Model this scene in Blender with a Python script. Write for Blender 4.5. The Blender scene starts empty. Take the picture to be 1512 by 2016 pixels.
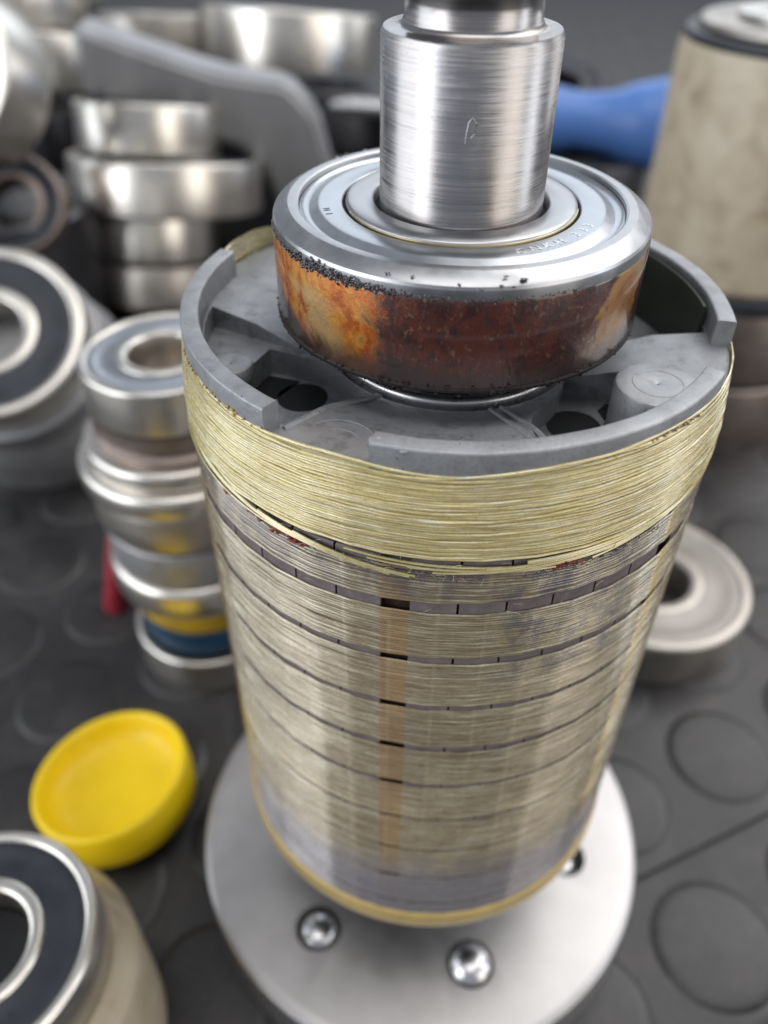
import bpy, bmesh, math, random
from mathutils import Vector, Matrix, Euler
S = 0.001                      # everything below is written in millimetres
C = bpy.context.scene.collection
R = math.radians
sc = bpy.context.scene
rnd = random.Random(7)

# ------------------------------------------------------------------ camera
cd = bpy.data.cameras.new('camera')
cam = bpy.data.objects.new('camera', cd); C.objects.link(cam); sc.camera = cam
_r = Vector((0.99886847, 0.04709914, 0.00659147)); _u = Vector((-0.03569403, 0.6508599, 0.75835831)); _d = Vector((-0.0314279, 0.75773548, -0.6518046))
m = Matrix.Identity(4)
for i in range(3):
    m[i][0] = _r[i]; m[i][1] = _u[i]; m[i][2] = -_d[i]
m[0][3], m[1][3], m[2][3] = -4.992*S, -103.168*S, 201.497*S
cam.matrix_world = m
cd.sensor_fit = 'VERTICAL'; cd.sensor_height = 36; cd.lens = 28.752
cd.clip_start = 0.005; cd.clip_end = 20
cd.dof.use_dof = True; cd.dof.focus_distance = 0.095; cd.dof.aperture_fstop = 13.8

# ------------------------------------------------------------------ light
w = bpy.data.worlds.new('World'); sc.world = w; w.use_nodes = True
w.node_tree.nodes['Background'].inputs[0].default_value = (0.60, 0.63, 0.70, 1)
w.node_tree.nodes['Background'].inputs[1].default_value = 0.42
sc.view_settings.view_transform = 'Standard'; sc.view_settings.look = 'None'
sc.view_settings.exposure = 0.35; sc.view_settings.gamma = 1.0
sc.cycles.use_denoising = True
sc.cycles.max_bounces = 6; sc.cycles.glossy_bounces = 4; sc.cycles.diffuse_bounces = 3
sc.cycles.caustics_reflective = False; sc.cycles.caustics_refractive = False
sc.cycles.sample_clamp_indirect = 4

def lamp(name, az, el, dist, wx, wy, rad, col, target=(0, 0, 60)):
    """rectangular lamp: az is degrees from +X, size in mm, rad is the radiance"""
    l = bpy.data.lights.new(name, 'AREA'); l.shape = 'RECTANGLE'
    l.size = wx*S; l.size_y = wy*S; l.color = col
    l.energy = rad*math.pi*wx*S*wy*S
    o = bpy.data.objects.new(name, l); C.objects.link(o)
    t = Vector(target)*S
    d = Vector((math.cos(R(az))*math.cos(R(el)), math.sin(R(az))*math.cos(R(el)), math.sin(R(el))))
    o.location = t + d*dist*S
    o.rotation_euler = (-d).to_track_quat('-Z', 'Y').to_euler()
    return o
lamp('window_back_right', 36, 50, 1500, 1150, 1100, 2.7, (1.0, 0.97, 0.94))
lamp('window_back', 88, 25, 1700, 1200, 720, 1.15, (0.86, 0.93, 1.0))
lamp('window_left', 184, 14, 1200, 640, 900, 2.2, (0.90, 0.95, 1.0))
lamp('wall_left_front', -146, 18, 1400, 620, 1000, 3.5, (0.96, 0.97, 1.0))
lamp('window_right', -2, 12, 1200, 260, 800, 3.0, (0.93, 0.96, 1.0))
lamp('wall_right_front', -34, 14, 1500, 700, 1000, 1.9, (1.0, 0.93, 0.84))
lamp('edge_lamp_back_right', 38, 8, 1500, 420, 460, 1.6, (0.97, 0.98, 1.0))  # low lamp added to whiten the right-hand edges; no doorway is seen
lamp('ceiling_light', -90, 80, 1500, 1000, 700, 2.1, (1.0, 0.965, 0.92))

# ------------------------------------------------------------------ node helpers
def mat(name):
    ma = bpy.data.materials.new(name); ma.use_nodes = True
    nt = ma.node_tree
    return ma, nt, nt.nodes['Principled BSDF']
def N(nt, t, **kw):
    n = nt.nodes.new(t)
    for k, v in kw.items():
        setattr(n, k, v)
    return n
def ob(nt, scale=(1, 1, 1), loc=(0, 0, 0)):
    """object coordinates in millimetres times scale"""
    tc = N(nt, 'ShaderNodeTexCoord'); mp = N(nt, 'ShaderNodeMapping')
    mp.inputs['Scale'].default_value = [s/S for s in scale]; mp.inputs['Location'].default_value = loc
    nt.links.new(tc.outputs['Object'], mp.inputs['Vector'])
    return mp.outputs[0]
def noise(nt, vec, scale=1, detail=4, rough=.55, dist=0):
    n = N(nt, 'ShaderNodeTexNoise')
    n.inputs['Scale'].default_value = scale; n.inputs['Detail'].default_value = detail
    n.inputs['Roughness'].default_value = rough; n.inputs['Distortion'].default_value = dist
    nt.links.new(vec, n.inputs['Vector'])
    return n.outputs[0]
def ramp(nt, fac, stops, interp='LINEAR'):
    n = N(nt, 'ShaderNodeValToRGB'); e = n.color_ramp.elements; n.color_ramp.interpolation = interp
    while len(e) < len(stops): e.new(0.5)
    for i, (p, c) in enumerate(stops):
        e[i].position = p
        e[i].color = (c, c, c, 1) if isinstance(c, (int, float)) else (*c, 1)
    nt.links.new(fac, n.inputs[0]); return n.outputs[0]
def mix(nt, fac, a, b, mode='MIX'):
    n = N(nt, 'ShaderNodeMix', data_type='RGBA', blend_type=mode)
    if isinstance(fac, (int, float)): n.inputs[0].default_value = fac
    else: nt.links.new(fac, n.inputs[0])
    for sock, v in ((n.inputs[6], a), (n.inputs[7], b)):
        if isinstance(v, tuple): sock.default_value = (*v, 1)
        else: nt.links.new(v, sock)
    return n.outputs[2]
def mth(nt, op, a, b=None, c=None):
    n = N(nt, 'ShaderNodeMath', operation=op)
    for i, v in enumerate((a, b, c)):
        if v is None: continue
        if isinstance(v, (int, float)): n.inputs[i].default_value = v
        else: nt.links.new(v, n.inputs[i])
    return n.outputs[0]
def sep(nt, vec):
    n = N(nt, 'ShaderNodeSeparateXYZ'); nt.links.new(vec, n.inputs[0]); return n.outputs
def bump(nt, b, h, strength=.3, dist=.1):
    n = N(nt, 'ShaderNodeBump'); n.inputs['Strength'].default_value = strength; n.inputs['Distance'].default_value = dist*S
    nt.links.new(h, n.inputs['Height']); nt.links.new(n.outputs[0], b.inputs['Normal']); return n
def angle(nt, vec):
    """degrees about z of the object coordinates, -180..180"""
    x, y, z = sep(nt, vec)
    return mth(nt, 'MULTIPLY', mth(nt, 'ARCTAN2', y, x), 57.29578), z
def window(nt, v, lo, hi, soft):
    """1 inside lo..hi with soft edges"""
    a = N(nt, 'ShaderNodeMapRange', interpolation_type='SMOOTHSTEP'); b_ = N(nt, 'ShaderNodeMapRange', interpolation_type='SMOOTHSTEP')
    nt.links.new(v, a.inputs[0]); nt.links.new(v, b_.inputs[0])
    a.inputs[1].default_value = lo-soft; a.inputs[2].default_value = lo+soft
    b_.inputs[1].default_value = hi-soft; b_.inputs[2].default_value = hi+soft
    return mth(nt, 'MULTIPLY', a.outputs[0], mth(nt, 'SUBTRACT', 1.0, b_.outputs[0]))
def setp(b, **kw):
    for k, v in kw.items():
        s = b.inputs[k.replace('_', ' ')]
        s.default_value = (*v, 1) if isinstance(v, tuple) and len(v) == 3 and s.type == 'RGBA' else v

# ------------------------------------------------------------------ materials
def metal(name, col, rough, aniso=0, streak=None, var=.12, bumpst=.15, fleck=None, spots=0, rvar=.12, metallic=1.0):
    ma, nt, b = mat(name)
    setp(b, Metallic=metallic, Roughness=rough)
    big = noise(nt, ob(nt, (.06, .06, .06)), 1, 5)
    lo = tuple(c*(1-var) for c in col); hi = tuple(min(1, c*(1+var)) for c in col)
    base = ramp(nt, big, [(.3, lo), (.7, hi)])
    sv = ob(nt, streak or (.6, .6, .6))
    st = noise(nt, sv, 1, 6, .65)
    base = mix(nt, .5, base, ramp(nt, st, [(.3, .62), (.72, 1.0)]), 'MULTIPLY')
    if spots:
        sp = N(nt, 'ShaderNodeTexVoronoi'); sp.inputs['Scale'].default_value = 1
        nt.links.new(ob(nt, (.55, .55, .55)), sp.inputs['Vector'])
        base = mix(nt, mth(nt, 'LESS_THAN', sp.outputs['Distance'], spots), base, (.03, .028, .03))
    nt.links.new(base, b.inputs['Base Color'])
    nt.links.new(ramp(nt, st, [(.2, max(.03, rough-rvar)), (.8, min(1, rough+rvar))]), b.inputs['Roughness'])
    if aniso:
        tg = N(nt, 'ShaderNodeTangent', direction_type='RADIAL', axis='Z')
        nt.links.new(tg.outputs[0], b.inputs['Tangent']); b.inputs['Anisotropic'].default_value = aniso
    bump(nt, b, st, bumpst, .06)
    return ma
M = {}
# turned shaft: horizontal tool marks
def shaft_mat():
    ma, nt, b = mat('turned_steel'); setp(b, Metallic=1.0, Roughness=.3)
    v1 = noise(nt, ob(nt, (.05, .05, 5.0)), 1, 6, .7)
    v2 = noise(nt, ob(nt, (.16, .16, 9.0)), 1, 3, .6)
    ang, z = angle(nt, ob(nt))
    # rubbed patches with coarser marks
    pt = ramp(nt, noise(nt, ob(nt, (.11, .11, .07)), 1, 3), [(.45, 0.0), (.62, 1.0)])
    base = ramp(nt, v1, [(.25, (.28, .285, .30)), (.6, (.37, .375, .39)), (.8, (.45, .45, .455))])
    base = mix(nt, mth(nt, 'MULTIPLY', pt, .55), base, ramp(nt, v2, [(.35, (.26, .25, .25)), (.55, (.56, .56, .56))]))
    rg = noise(nt, ob(nt, (.02, .02, 1.3)), 1, 5, .75)
    base = mix(nt, .6, base, ramp(nt, rg, [(.36, .72), (.5, 1.0)]), 'MULTIPLY')
    tint = ramp(nt, noise(nt, ob(nt, (.09, .09, .03)), 1, 2), [(.4, (1, 1, 1)), (.65, (.95, .88, .82))])
    base = mix(nt, 1.0, base, tint, 'MULTIPLY')
    sp = N(nt, 'ShaderNodeTexVoronoi'); nt.links.new(ob(nt, (.6, .6, .6)), sp.inputs['Vector']); sp.inputs['Scale'].default_value = 1
    base = mix(nt, mth(nt, 'LESS_THAN', sp.outputs['Distance'], .045), base, (.08, .07, .06))
    nt.links.new(base, b.inputs['Base Color'])
    nt.links.new(mix(nt, pt, ramp(nt, v1, [(.3, .17), (.7, .27)]), ramp(nt, v2, [(.3, .2), (.7, .4)])), b.inputs['Roughness'])
    tg = N(nt, 'ShaderNodeTangent', direction_type='RADIAL', axis='Z')
    nt.links.new(tg.outputs[0], b.inputs['Tangent']); b.inputs['Anisotropic'].default_value = .75
    h = mix(nt, .5, v1, v2); bump(nt, b, h, .16, .03)
    return ma
M['shaft'] = shaft_mat()
M['ring_top'] = metal('ground_bearing_steel', (.50, .51, .53), .36, 0, (.25, .25, .25), .05, .04, spots=.0)
M['shield'] = metal('pressed_steel_shield', (.50, .53, .57), .32, 0, (.35, .35, .35), .06, .05, rvar=.06)
M['brass_edge'] = metal('yellowed_inner_edge', (.55, .47, .30), .35, 0, (1, 1, 1), .3, .2)
M['bearing'] = metal('polished_bearing_steel', (.80, .77, .71), .32, 0, (.1, .1, .8), .06, .03, rvar=.05)
M['bearing_dull'] = metal('dull_bearing_steel', (.52, .49, .45), .42, 0, (.1, .1, .5), .2, .1)
M['bearing_brown'] = metal('brown_tinted_steel', (.34, .28, .25), .45, 0, (.1, .1, .5), .25, .1)
M['bearing_beige'] = metal('beige_grey_steel', (.36, .34, .32), .5, 0, (.1, .1, .5), .12, .05)
M['flange'] = metal('satin_aluminium', (.54, .53, .53), .46, 0, (.05, .05, .05), .09, .03, rvar=.08)
M['screw'] = metal('bright_screw_steel', (.80, .80, .81), .3, 0, (.3, .3, .3), .1, .05)
M['dark_steel'] = metal('dark_steel', (.10, .10, .11), .35)
M['cast_bg'] = metal('rough_cast_aluminium', (.40, .40, .41), .5, 0, (.4, .4, .4), .12, .3, metallic=.7)

def cast_mat(name, dirt):
    ma, nt, b = mat(name); setp(b, Metallic=.55, Roughness=.52)
    f = noise(nt, ob(nt, (2.2, 2.2, 2.2)), 1, 4, .6); g = noise(nt, ob(nt, (.18, .18, .18)), 1, 5, .6, .4)
    base = ramp(nt, g, [(.3, (.30, .31, .325)), (.7, (.43, .445, .465))])
    base = mix(nt, .5, base, ramp(nt, f, [(.3, .88), (.7, 1.0)]), 'MULTIPLY')
    d = ramp(nt, noise(nt, ob(nt, (.35, .35, .35), (3, 1, 2)), 1, 6, .7), [(.52, 0.0), (.72, dirt)])
    base = mix(nt, d, base, (.085, .085, .08))
    sp = N(nt, 'ShaderNodeTexVoronoi'); nt.links.new(ob(nt, (.5, .5, .5)), sp.inputs['Vector']); sp.inputs['Scale'].default_value = 1
    base = mix(nt, mth(nt, 'LESS_THAN', sp.outputs['Distance'], .05), base, (.06, .06, .06))
    nt.links.new(base, b.inputs['Base Color'])
    nt.links.new(ramp(nt, f, [(.3, .42), (.7, .62)]), b.inputs['Roughness'])
    bump(nt, b, f, .35, .12)
    return ma
M['cast'] = cast_mat('cast_aluminium', .35)
M['cast_deck'] = cast_mat('grimy_cast_aluminium', .6)

def burnt_mat():
    """outer ring covered with scorched brown and amber glue; patches sit on the ring where the photograph shows them"""
    ma, nt, b = mat('scorched_outer_ring'); setp(b, Metallic=.35, Roughness=.3)
    v = ob(nt); ang, z = angle(nt, v)
    n1 = noise(nt, ob(nt, (.17, .17, .15)), 1, 7, .66, .5)
    n2 = noise(nt, ob(nt, (.5, .5, .36), (5, 2, 1)), 1, 7, .7, .5)
    n3 = noise(nt, ob(nt, (1.6, 1.6, 1.1), (1, 7, 2)), 1, 5, .7)
    base = ramp(nt, n1, [(.28, (.020, .009, .010)), (.43, (.052, .017, .014)), (.55, (.115, .028, .016)), (.66, (.06, .022, .018)), (.78, (.12, .055, .042))])
    base = mix(nt, ramp(nt, n3, [(.56, 0.0), (.70, .75)]), base, (.26, .16, .12))
    base = mix(nt, ramp(nt, n2, [(.56, 0.0), (.64, .8)]), base, (.022, .015, .016))
    wob = mth(nt, 'ADD', ang, mth(nt, 'MULTIPLY', mth(nt, 'SUBTRACT', n2, .5), 26.0))
    zz = mth(nt, 'ADD', z, mth(nt, 'MULTIPLY', mth(nt, 'SUBTRACT', n1, .5), 7.0))
    # amber patch at the left, its lower edge dropping to the left
    edge = mth(nt, 'ADD', mth(nt, 'MULTIPLY', mth(nt, 'ADD', ang, 150.0), .145), zz)
    am = mth(nt, 'MULTIPLY', window(nt, wob, -169, -114, 4), window(nt, edge, 4.0, 40, 1.2))
    amber = ramp(nt, n2, [(.3, (.26, .05, .006)), (.45, (.52, .13, .012)), (.58, (.62, .27, .04)), (.75, (.50, .34, .12))])
    yel = mth(nt, 'MULTIPLY', window(nt, mth(nt, 'ADD', wob, mth(nt, 'MULTIPLY', zz, 1.0)), -136, -121, 4), window(nt, zz, 2.0, 9.0, 1.5))
    amber = mix(nt, mth(nt, 'MULTIPLY', yel, .7), amber, (.55, .42, .19))
    base = mix(nt, am, base, amber)
    # pale gold patch at the right
    gd = mth(nt, 'MULTIPLY', window(nt, mth(nt, 'ADD', wob, mth(nt, 'MULTIPLY', zz, -1.0)), -55, -34, 2.5), window(nt, z, -1, 20, .5))
    gold = ramp(nt, n1, [(.3, (.30, .11, .03)), (.47, (.42, .22, .07)), (.6, (.34, .25, .15)), (.75, (.16, .04, .02))])
    base = mix(nt, gd, base, gold)
    lowd = mth(nt, 'MULTIPLY', window(nt, zz, -4, 3.2, 1.6), .85)
    base = mix(nt, lowd, base, (.045, .03, .028))
    nt.links.new(base, b.inputs['Base Color'])
    nt.links.new(ramp(nt, n2, [(.3, .2), (.6, .38), (.8, .6)]), b.inputs['Roughness'])
    setp(b, Coat_Weight=.8, Coat_Roughness=.1)
    bump(nt, b, mix(nt, .5, n2, n3), .7, .3)
    return ma
M['burnt'] = burnt_mat()

def yarn_mat(name, lo, mid, hi, rough, stripe=None, grime=0):
    ma, nt, b = mat(name); setp(b, Roughness=rough, Metallic=.25)
    b.inputs['Specular IOR Level'].default_value = .8
    st = noise(nt, ob(nt, (.16, .16, 7.0)), 1, 5, .65)
    fi = noise(nt, ob(nt, (.9, .9, 5.0)), 1, 4, .7)
    bg = noise(nt, ob(nt, (.07, .07, .10), (2, 0, 5)), 1, 5, .6)
    base = ramp(nt, st, [(.32, lo), (.5, mid), (.68, hi)])
    base = mix(nt, .35, base, ramp(nt, fi, [(.3, .45), (.65, 1.0)]), 'MULTIPLY')
    base = mix(nt, .6, base, ramp(nt, bg, [(.35, (.74, .70, .66)), (.62, (1, 1, 1))]), 'MULTIPLY')
    at = N(nt, 'ShaderNodeAttribute', attribute_name='tone')
    base = mix(nt, .8, base, ramp(nt, at.outputs['Fac'], [(0, .70), (1, 1.0)]), 'MULTIPLY')
    ang, z = angle(nt, ob(nt))
    if stripe:
        # resin filled spaces between the magnet groups show through every 60 degrees, every magnet joint faintly
        pm = mth(nt, 'PINGPONG', mth(nt, 'ADD', mth(nt, 'ADD', ang, 400.0), 0.0), 30.0)     # 400 = 100 + 300: zero at -100
        pm2 = mth(nt, 'ABSOLUTE', mth(nt, 'SUBTRACT', mth(nt, 'MODULO', mth(nt, 'ADD', ang, 490.0), 60.0), 30.0))
        k = mth(nt, 'LESS_THAN', pm2, 2.7)
        other = mth(nt, 'GREATER_THAN', ang, -75.0)
        base = mix(nt, mth(nt, 'MULTIPLY', k, .55), base, mix(nt, other, stripe, (.66, .50, .18)))
        jj = mth(nt, 'MODULO', mth(nt, 'ADD', ang, 457.45), 9.13)
        j = mth(nt, 'LESS_THAN', jj, .8)
        tone = N(nt, 'ShaderNodeTexWhiteNoise', noise_dimensions='2D')
        cm = N(nt, 'ShaderNodeCombineXYZ')
        nt.links.new(mth(nt, 'FLOOR', mth(nt, 'DIVIDE', mth(nt, 'ADD', ang, 457.45), 9.13)), cm.inputs[0])
        nt.links.new(mth(nt, 'FLOOR', mth(nt, 'DIVIDE', z, 9.746)), cm.inputs[1])
        nt.links.new(cm.outputs[0], tone.inputs['Vector'])
        base = mix(nt, .55, base, ramp(nt, tone.outputs['Value'], [(0, (.66, .63, .62)), (1, (1, 1, 1))]), 'MULTIPLY')
        base = mix(nt, mth(nt, 'MULTIPLY', j, .25), base, (.50, .42, .28))
    if grime:
        g1 = noise(nt, ob(nt, (.28, .28, .22), (8, 3, 1)), 1, 6, .7)
        # worn top edge of the body wrap with dark fluff, and the grey lower end
        top = mth(nt, 'MULTIPLY', window(nt, z, 131, 142, 1.5), ramp(nt, g1, [(.42, .1), (.6, 1.0)]))
        rgt = mth(nt, 'MULTIPLY', window(nt, ang, -80, -50, 6), window(nt, z, 116, 142, 3))
        gf = mth(nt, 'MULTIPLY', mth(nt, 'MULTIPLY', rgt, ramp(nt, g1, [(.46, 0.0), (.6, 1.0)])), .8)
        base = mix(nt, mth(nt, 'MULTIPLY', top, .65), base, (.12, .10, .11))
        base = mix(nt, gf, base, (.10, .095, .11))
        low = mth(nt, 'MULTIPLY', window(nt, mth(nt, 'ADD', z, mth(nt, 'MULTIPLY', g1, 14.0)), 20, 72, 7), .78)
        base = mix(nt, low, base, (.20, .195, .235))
    nt.links.new(base, b.inputs['Base Color'])
    nt.links.new(ramp(nt, fi, [(.3, rough-.1), (.7, rough+.12)]), b.inputs['Roughness'])
    setp(b, Coat_Weight=1.0, Coat_Roughness=.2)
    bump(nt, b, fi, .4, .08)
    return ma
M['yarn'] = yarn_mat('yellow_fibre_yarn', (.60, .47, .15), (.89, .77, .36), (.99, .96, .76), .28)
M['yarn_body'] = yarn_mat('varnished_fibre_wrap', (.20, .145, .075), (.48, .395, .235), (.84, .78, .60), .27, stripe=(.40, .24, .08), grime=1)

def plain(name, col, rough, var=.15, scale=.3, spec=.5, coat=0, bumpst=.2, dist=.1, metallic=0):
    ma, nt, b = mat(name); setp(b, Roughness=rough, Coat_Weight=coat, Metallic=metallic)
    b.inputs['Specular IOR Level'].default_value = spec
    n = noise(nt, ob(nt, (scale,)*3), 1, 5, .6)
    nt.links.new(ramp(nt, n, [(.3, tuple(c*(1-var) for c in col)), (.7, tuple(min(1, c*(1+var)) for c in col))]), b.inputs['Base Color'])
    nt.links.new(ramp(nt, n, [(.3, max(.04, rough-.08)), (.7, min(1, rough+.08))]), b.inputs['Roughness'])
    bump(nt, b, noise(nt, ob(nt, (scale*5,)*3), 1, 4), bumpst, dist)
    return ma
M['magnet'] = plain('grey_brown_magnet', (.20, .165, .165), .5, .2, .5)
M['void'] = plain('dark_resin', (.030, .018, .010), .5, .4, .6)
M['resin'] = plain('yellow_resin', (.52, .38, .14), .35, .15, .2, coat=.3)
M['grit'] = plain('burnt_black_glue', (.030, .022, .026), .22, .5, 2, coat=1)
M['dull_grit'] = plain('dull_black_glue', (.022, .018, .018), .6, .4, 2, spec=.25)
M['dark_green'] = plain('dark_green_shade', (.035, .045, .03), .45, .25, .2)  # dark colour that paints the shade on the inner rim wall
M['fluff'] = plain('grey_fluff', (.20, .17, .18), .9, .3, 2)
M['fibre'] = plain('pale_fibre', (.70, .62, .40), .5, .2, 2)
M['redbrown'] = plain('red_brown_glue', (.22, .05, .03), .5, .3, 1)
M['seal'] = plain('black_rubber_seal', (.022, .026, .034), .42, .2, .2)
M['black'] = plain('hollow_shade', (.006, .007, .009), .7, .2, .2)  # near-black colour standing for the shade inside openings
M['yellow'] = plain('yellow_plastic', (.84, .60, .002), .5, .05, .12, coat=.1, bumpst=.05)
M['blue'] = plain('blue_plastic', (.08, .19, .50), .4, .1, .05, coat=.1)
M['red'] = plain('red_plastic', (.30, .02, .035), .45, .2, .1)
M['green'] = plain('green_plastic', (.02, .20, .09), .45, .2, .1)
M['label_yellow'] = plain('yellow_label', (.50, .32, .02), .45, .2, .1)
M['label_blue'] = plain('blue_label', (.012, .05, .10), .4, .2, .1)
M['wood'] = plain('tan_fabric', (.50, .38, .25), .6, .15, .05)

def mat_rubber():
    ma, nt, b = mat('black_rubber_mat'); setp(b, Roughness=.5)
    b.inputs['Specular IOR Level'].default_value = .7
    a = noise(nt, ob(nt, (.02, .02, .02)), 1, 6, .6); c = noise(nt, ob(nt, (.7, .7, .7)), 1, 6, .7)
    base = ramp(nt, a, [(.3, (.006, .006, .007)), (.7, (.016, .015, .017))])
    base = mix(nt, ramp(nt, c, [(.5, 0.0), (.75, .7)]), base, (.05, .045, .044))
    dd = noise(nt, ob(nt, (.05, .05, .05), (4, 2, 0)), 1, 7, .7)
    base = mix(nt, ramp(nt, dd, [(.5, 0.0), (.7, .35)]), base, (.09, .08, .075))
    nt.links.new(base, b.inputs['Base Color'])
    nt.links.new(ramp(nt, a, [(.3, .38), (.7, .56)]), b.inputs['Roughness'])
    bump(nt, b, c, .45, .2)
    return ma
M['rubber'] = mat_rubber()
def bg_wrap_mat():
    ma, nt, b = mat('mottled_varnished_wrap'); setp(b, Roughness=.45, Coat_Weight=.2)
    n = noise(nt, ob(nt, (.075, .075, .075)), 1, 6, .6, .5); s_ = noise(nt, ob(nt, (.1, .1, 2.5)), 1, 3)
    base = ramp(nt, n, [(.28, (.34, .27, .18)), (.45, (.50, .42, .30)), (.65, (.60, .53, .40))])
    base = mix(nt, .4, base, ramp(nt, s_, [(.3, .7), (.7, 1.0)]), 'MULTIPLY')
    nt.links.new(base, b.inputs['Base Color']); bump(nt, b, s_, .3, .1)
    return ma
M['bg_wrap'] = bg_wrap_mat()

# ------------------------------------------------------------------ geometry helpers
def finish(me, sharp=32, smooth=True):
    bm = bmesh.new(); bm.from_mesh(me)
    if smooth:
        for f in bm.faces: f.smooth = True
        for e in bm.edges:
            if len(e.link_faces) == 2 and e.calc_face_angle(0) > R(sharp): e.smooth = False
    bm.to_mesh(me); bm.free()
def link(name, me, m_, parent=None, loc=None, rot=None):
    o = bpy.data.objects.new(name, me); C.objects.link(o)
    if m_ is not None:
        me.materials.clear(); me.materials.append(m_)
    if parent is not None: o.parent = parent
    if loc is not None: o.location = [c*S for c in loc]
    if rot is not None: o.rotation_euler = rot
    return o
def mesh(name, vs, fs, smooth=True, sharp=32):
    me = bpy.data.meshes.new(name)
    me.from_pydata([(x*S, y*S, z*S) for x, y, z in vs], [], fs); me.validate(); me.update()
    finish(me, sharp, smooth)
    return me
def lathe_data(prof, seg=96, a0=0, a1=360, closed=True):
    """closed profile loop (r, z); full turn or an arc with end caps"""
    full = abs(a1-a0) >= 359.99; vs = []; fs = []; n = len(prof)
    cnt = seg if full else seg+1
    for i in range(cnt):
        a = R(a0+(a1-a0)*i/seg); c, s = math.cos(a), math.sin(a)
        vs += [(r*c, r*s, z) for r, z in prof]
    for i in range(seg):
        j = (i+1) % cnt
        for k in range(n if closed else n-1):
            l = (k+1) % n
            fs.append((i*n+k, j*n+k, j*n+l, i*n+l))
    if not full and closed:
        fs.append(tuple(range(n))[::-1]); fs.append(tuple((cnt-1)*n+k for k in range(n)))
    return vs, fs
def lathe(name, prof, m_, parent=None, seg=96, a0=0, a1=360, loc=None, rot=None, sharp=32):
    vs, fs = lathe_data(prof, seg, a0, a1)
    me = mesh(name, vs, fs, sharp=sharp)
    bm = bmesh.new(); bm.from_mesh(me); bmesh.ops.remove_doubles(bm, verts=bm.verts, dist=1e-7)
    bmesh.ops.recalc_face_normals(bm, faces=bm.faces); bm.to_mesh(me); bm.free()
    return link(name, me, m_, parent, loc, rot)
def rbox(r0, r1, z0, z1, c=.3, n=2):
    """rounded rectangle profile"""
    pts = []
    for cx, cz, s in ((r1-c, z0+c, -90), (r1-c, z1-c, 0), (r0+c, z1-c, 90), (r0+c, z0+c, 180)):
        for i in range(n+1):
            a = R(s+90*i/n); pts.append((cx+c*math.cos(a), cz+c*math.sin(a)))
    return pts
def thing(name, label, cat, loc=(0, 0, 0), rot=(0, 0, 0), group=None):
    o = bpy.data.objects.new(name, None); C.objects.link(o); o.empty_display_size = .01
    o.location = [c*S for c in loc]; o.rotation_euler = rot; o['label'] = label; o['category'] = cat
    if group: o['group'] = group
    return o
def tubes(name, paths, m_, parent, rad, sides=5, loc=None):
    vs, fs = [], []
    for pts in paths:
        pts = [Vector(p) for p in pts]; b0 = len(vs)
        for i, p in enumerate(pts):
            t = (pts[min(i+1, len(pts)-1)]-pts[max(i-1, 0)]).normalized()
            u = t.cross(Vector((0, 0, 1))); u = u.normalized() if u.length > 1e-3 else Vector((1, 0, 0)); v = t.cross(u)
            rr = rad(i/(len(pts)-1)) if callable(rad) else rad
            for k in range(sides):
                a = 2*math.pi*k/sides; q = p+u*math.cos(a)*rr+v*math.sin(a)*rr; vs.append(tuple(q))
        for i in range(len(pts)-1):
            for k in range(sides):
                l = (k+1) % sides
                fs.append((b0+i*sides+k, b0+i*sides+l, b0+(i+1)*sides+l, b0+(i+1)*sides+k))
        fs.append(tuple(b0+k for k in range(sides))[::-1]); fs.append(tuple(b0+(len(pts)-1)*sides+k for k in range(sides)))
    return link(name, mesh(name, vs, fs), m_, parent, loc)
def prism(poly, z0, z1):
    n = len(poly)
    vs = [(x, y, z0) for x, y in poly]+[(x, y, z1) for x, y in poly]
    fs = [tuple(range(n))[::-1], tuple(range(n, 2*n))]+[(i, (i+1) % n, n+(i+1) % n, n+i) for i in range(n)]
    return vs, fs
def circle(cx, cy, r, n=32):
    return [(cx+r*math.cos(2*math.pi*i/n), cy+r*math.sin(2*math.pi*i/n)) for i in range(n)]
def lumps(name, items, m_, parent, jit=.35, loc=None):
    """small crumbs: (centre, (sx,sy,sz))"""
    vs, fs = [], []
    ico = bmesh.new(); bmesh.ops.create_icosphere(ico, subdivisions=1, radius=1)
    iv = [v.co.copy() for v in ico.verts]; fi = [tuple(v.index for v in f.verts) for f in ico.faces]; ico.free()
    for c, s in items:
        b0 = len(vs); e = Euler((rnd.random()*6, rnd.random()*6, rnd.random()*6)).to_matrix()
        for v in iv:
            q = e @ (v*(1+rnd.uniform(-jit, jit))); vs.append((c[0]+q.x*s[0], c[1]+q.y*s[1], c[2]+q.z*s[2]))
        fs += [tuple(b0+i for i in f) for f in fi]
    return link(name, mesh(name, vs, fs, sharp=70), m_, parent, loc)

def cut_mesh(name, vs, fs, cuts, sharp=28):
    """solid minus prisms, worked out in millimetres and then scaled to metres"""
    def raw(n, v, f):
        me = bpy.data.meshes.new(n); me.from_pydata(v, [], f); bm = bmesh.new(); bm.from_mesh(me)
        bmesh.ops.remove_doubles(bm, verts=bm.verts, dist=1e-4); bmesh.ops.recalc_face_normals(bm, faces=bm.faces); bm.to_mesh(me); bm.free(); return me
    o = bpy.data.objects.new(name, raw(name, vs, fs)); C.objects.link(o)
    for v_, f_ in cuts:
        co = bpy.data.objects.new('cutter', raw('cutter', v_, f_)); C.objects.link(co)
        md = o.modifiers.new('b', 'BOOLEAN'); md.operation = 'DIFFERENCE'; md.object = co; md.solver = 'EXACT'
        dg = bpy.context.evaluated_depsgraph_get(); dg.update()
        nm = bpy.data.meshes.new_from_object(o.evaluated_get(dg)); o.modifiers.clear(); o.data = nm
        bpy.data.objects.remove(co)
    me = o.data; bpy.data.objects.remove(o); me.transform(Matrix.Scale(S, 4)); finish(me, sharp)
    return me

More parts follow.
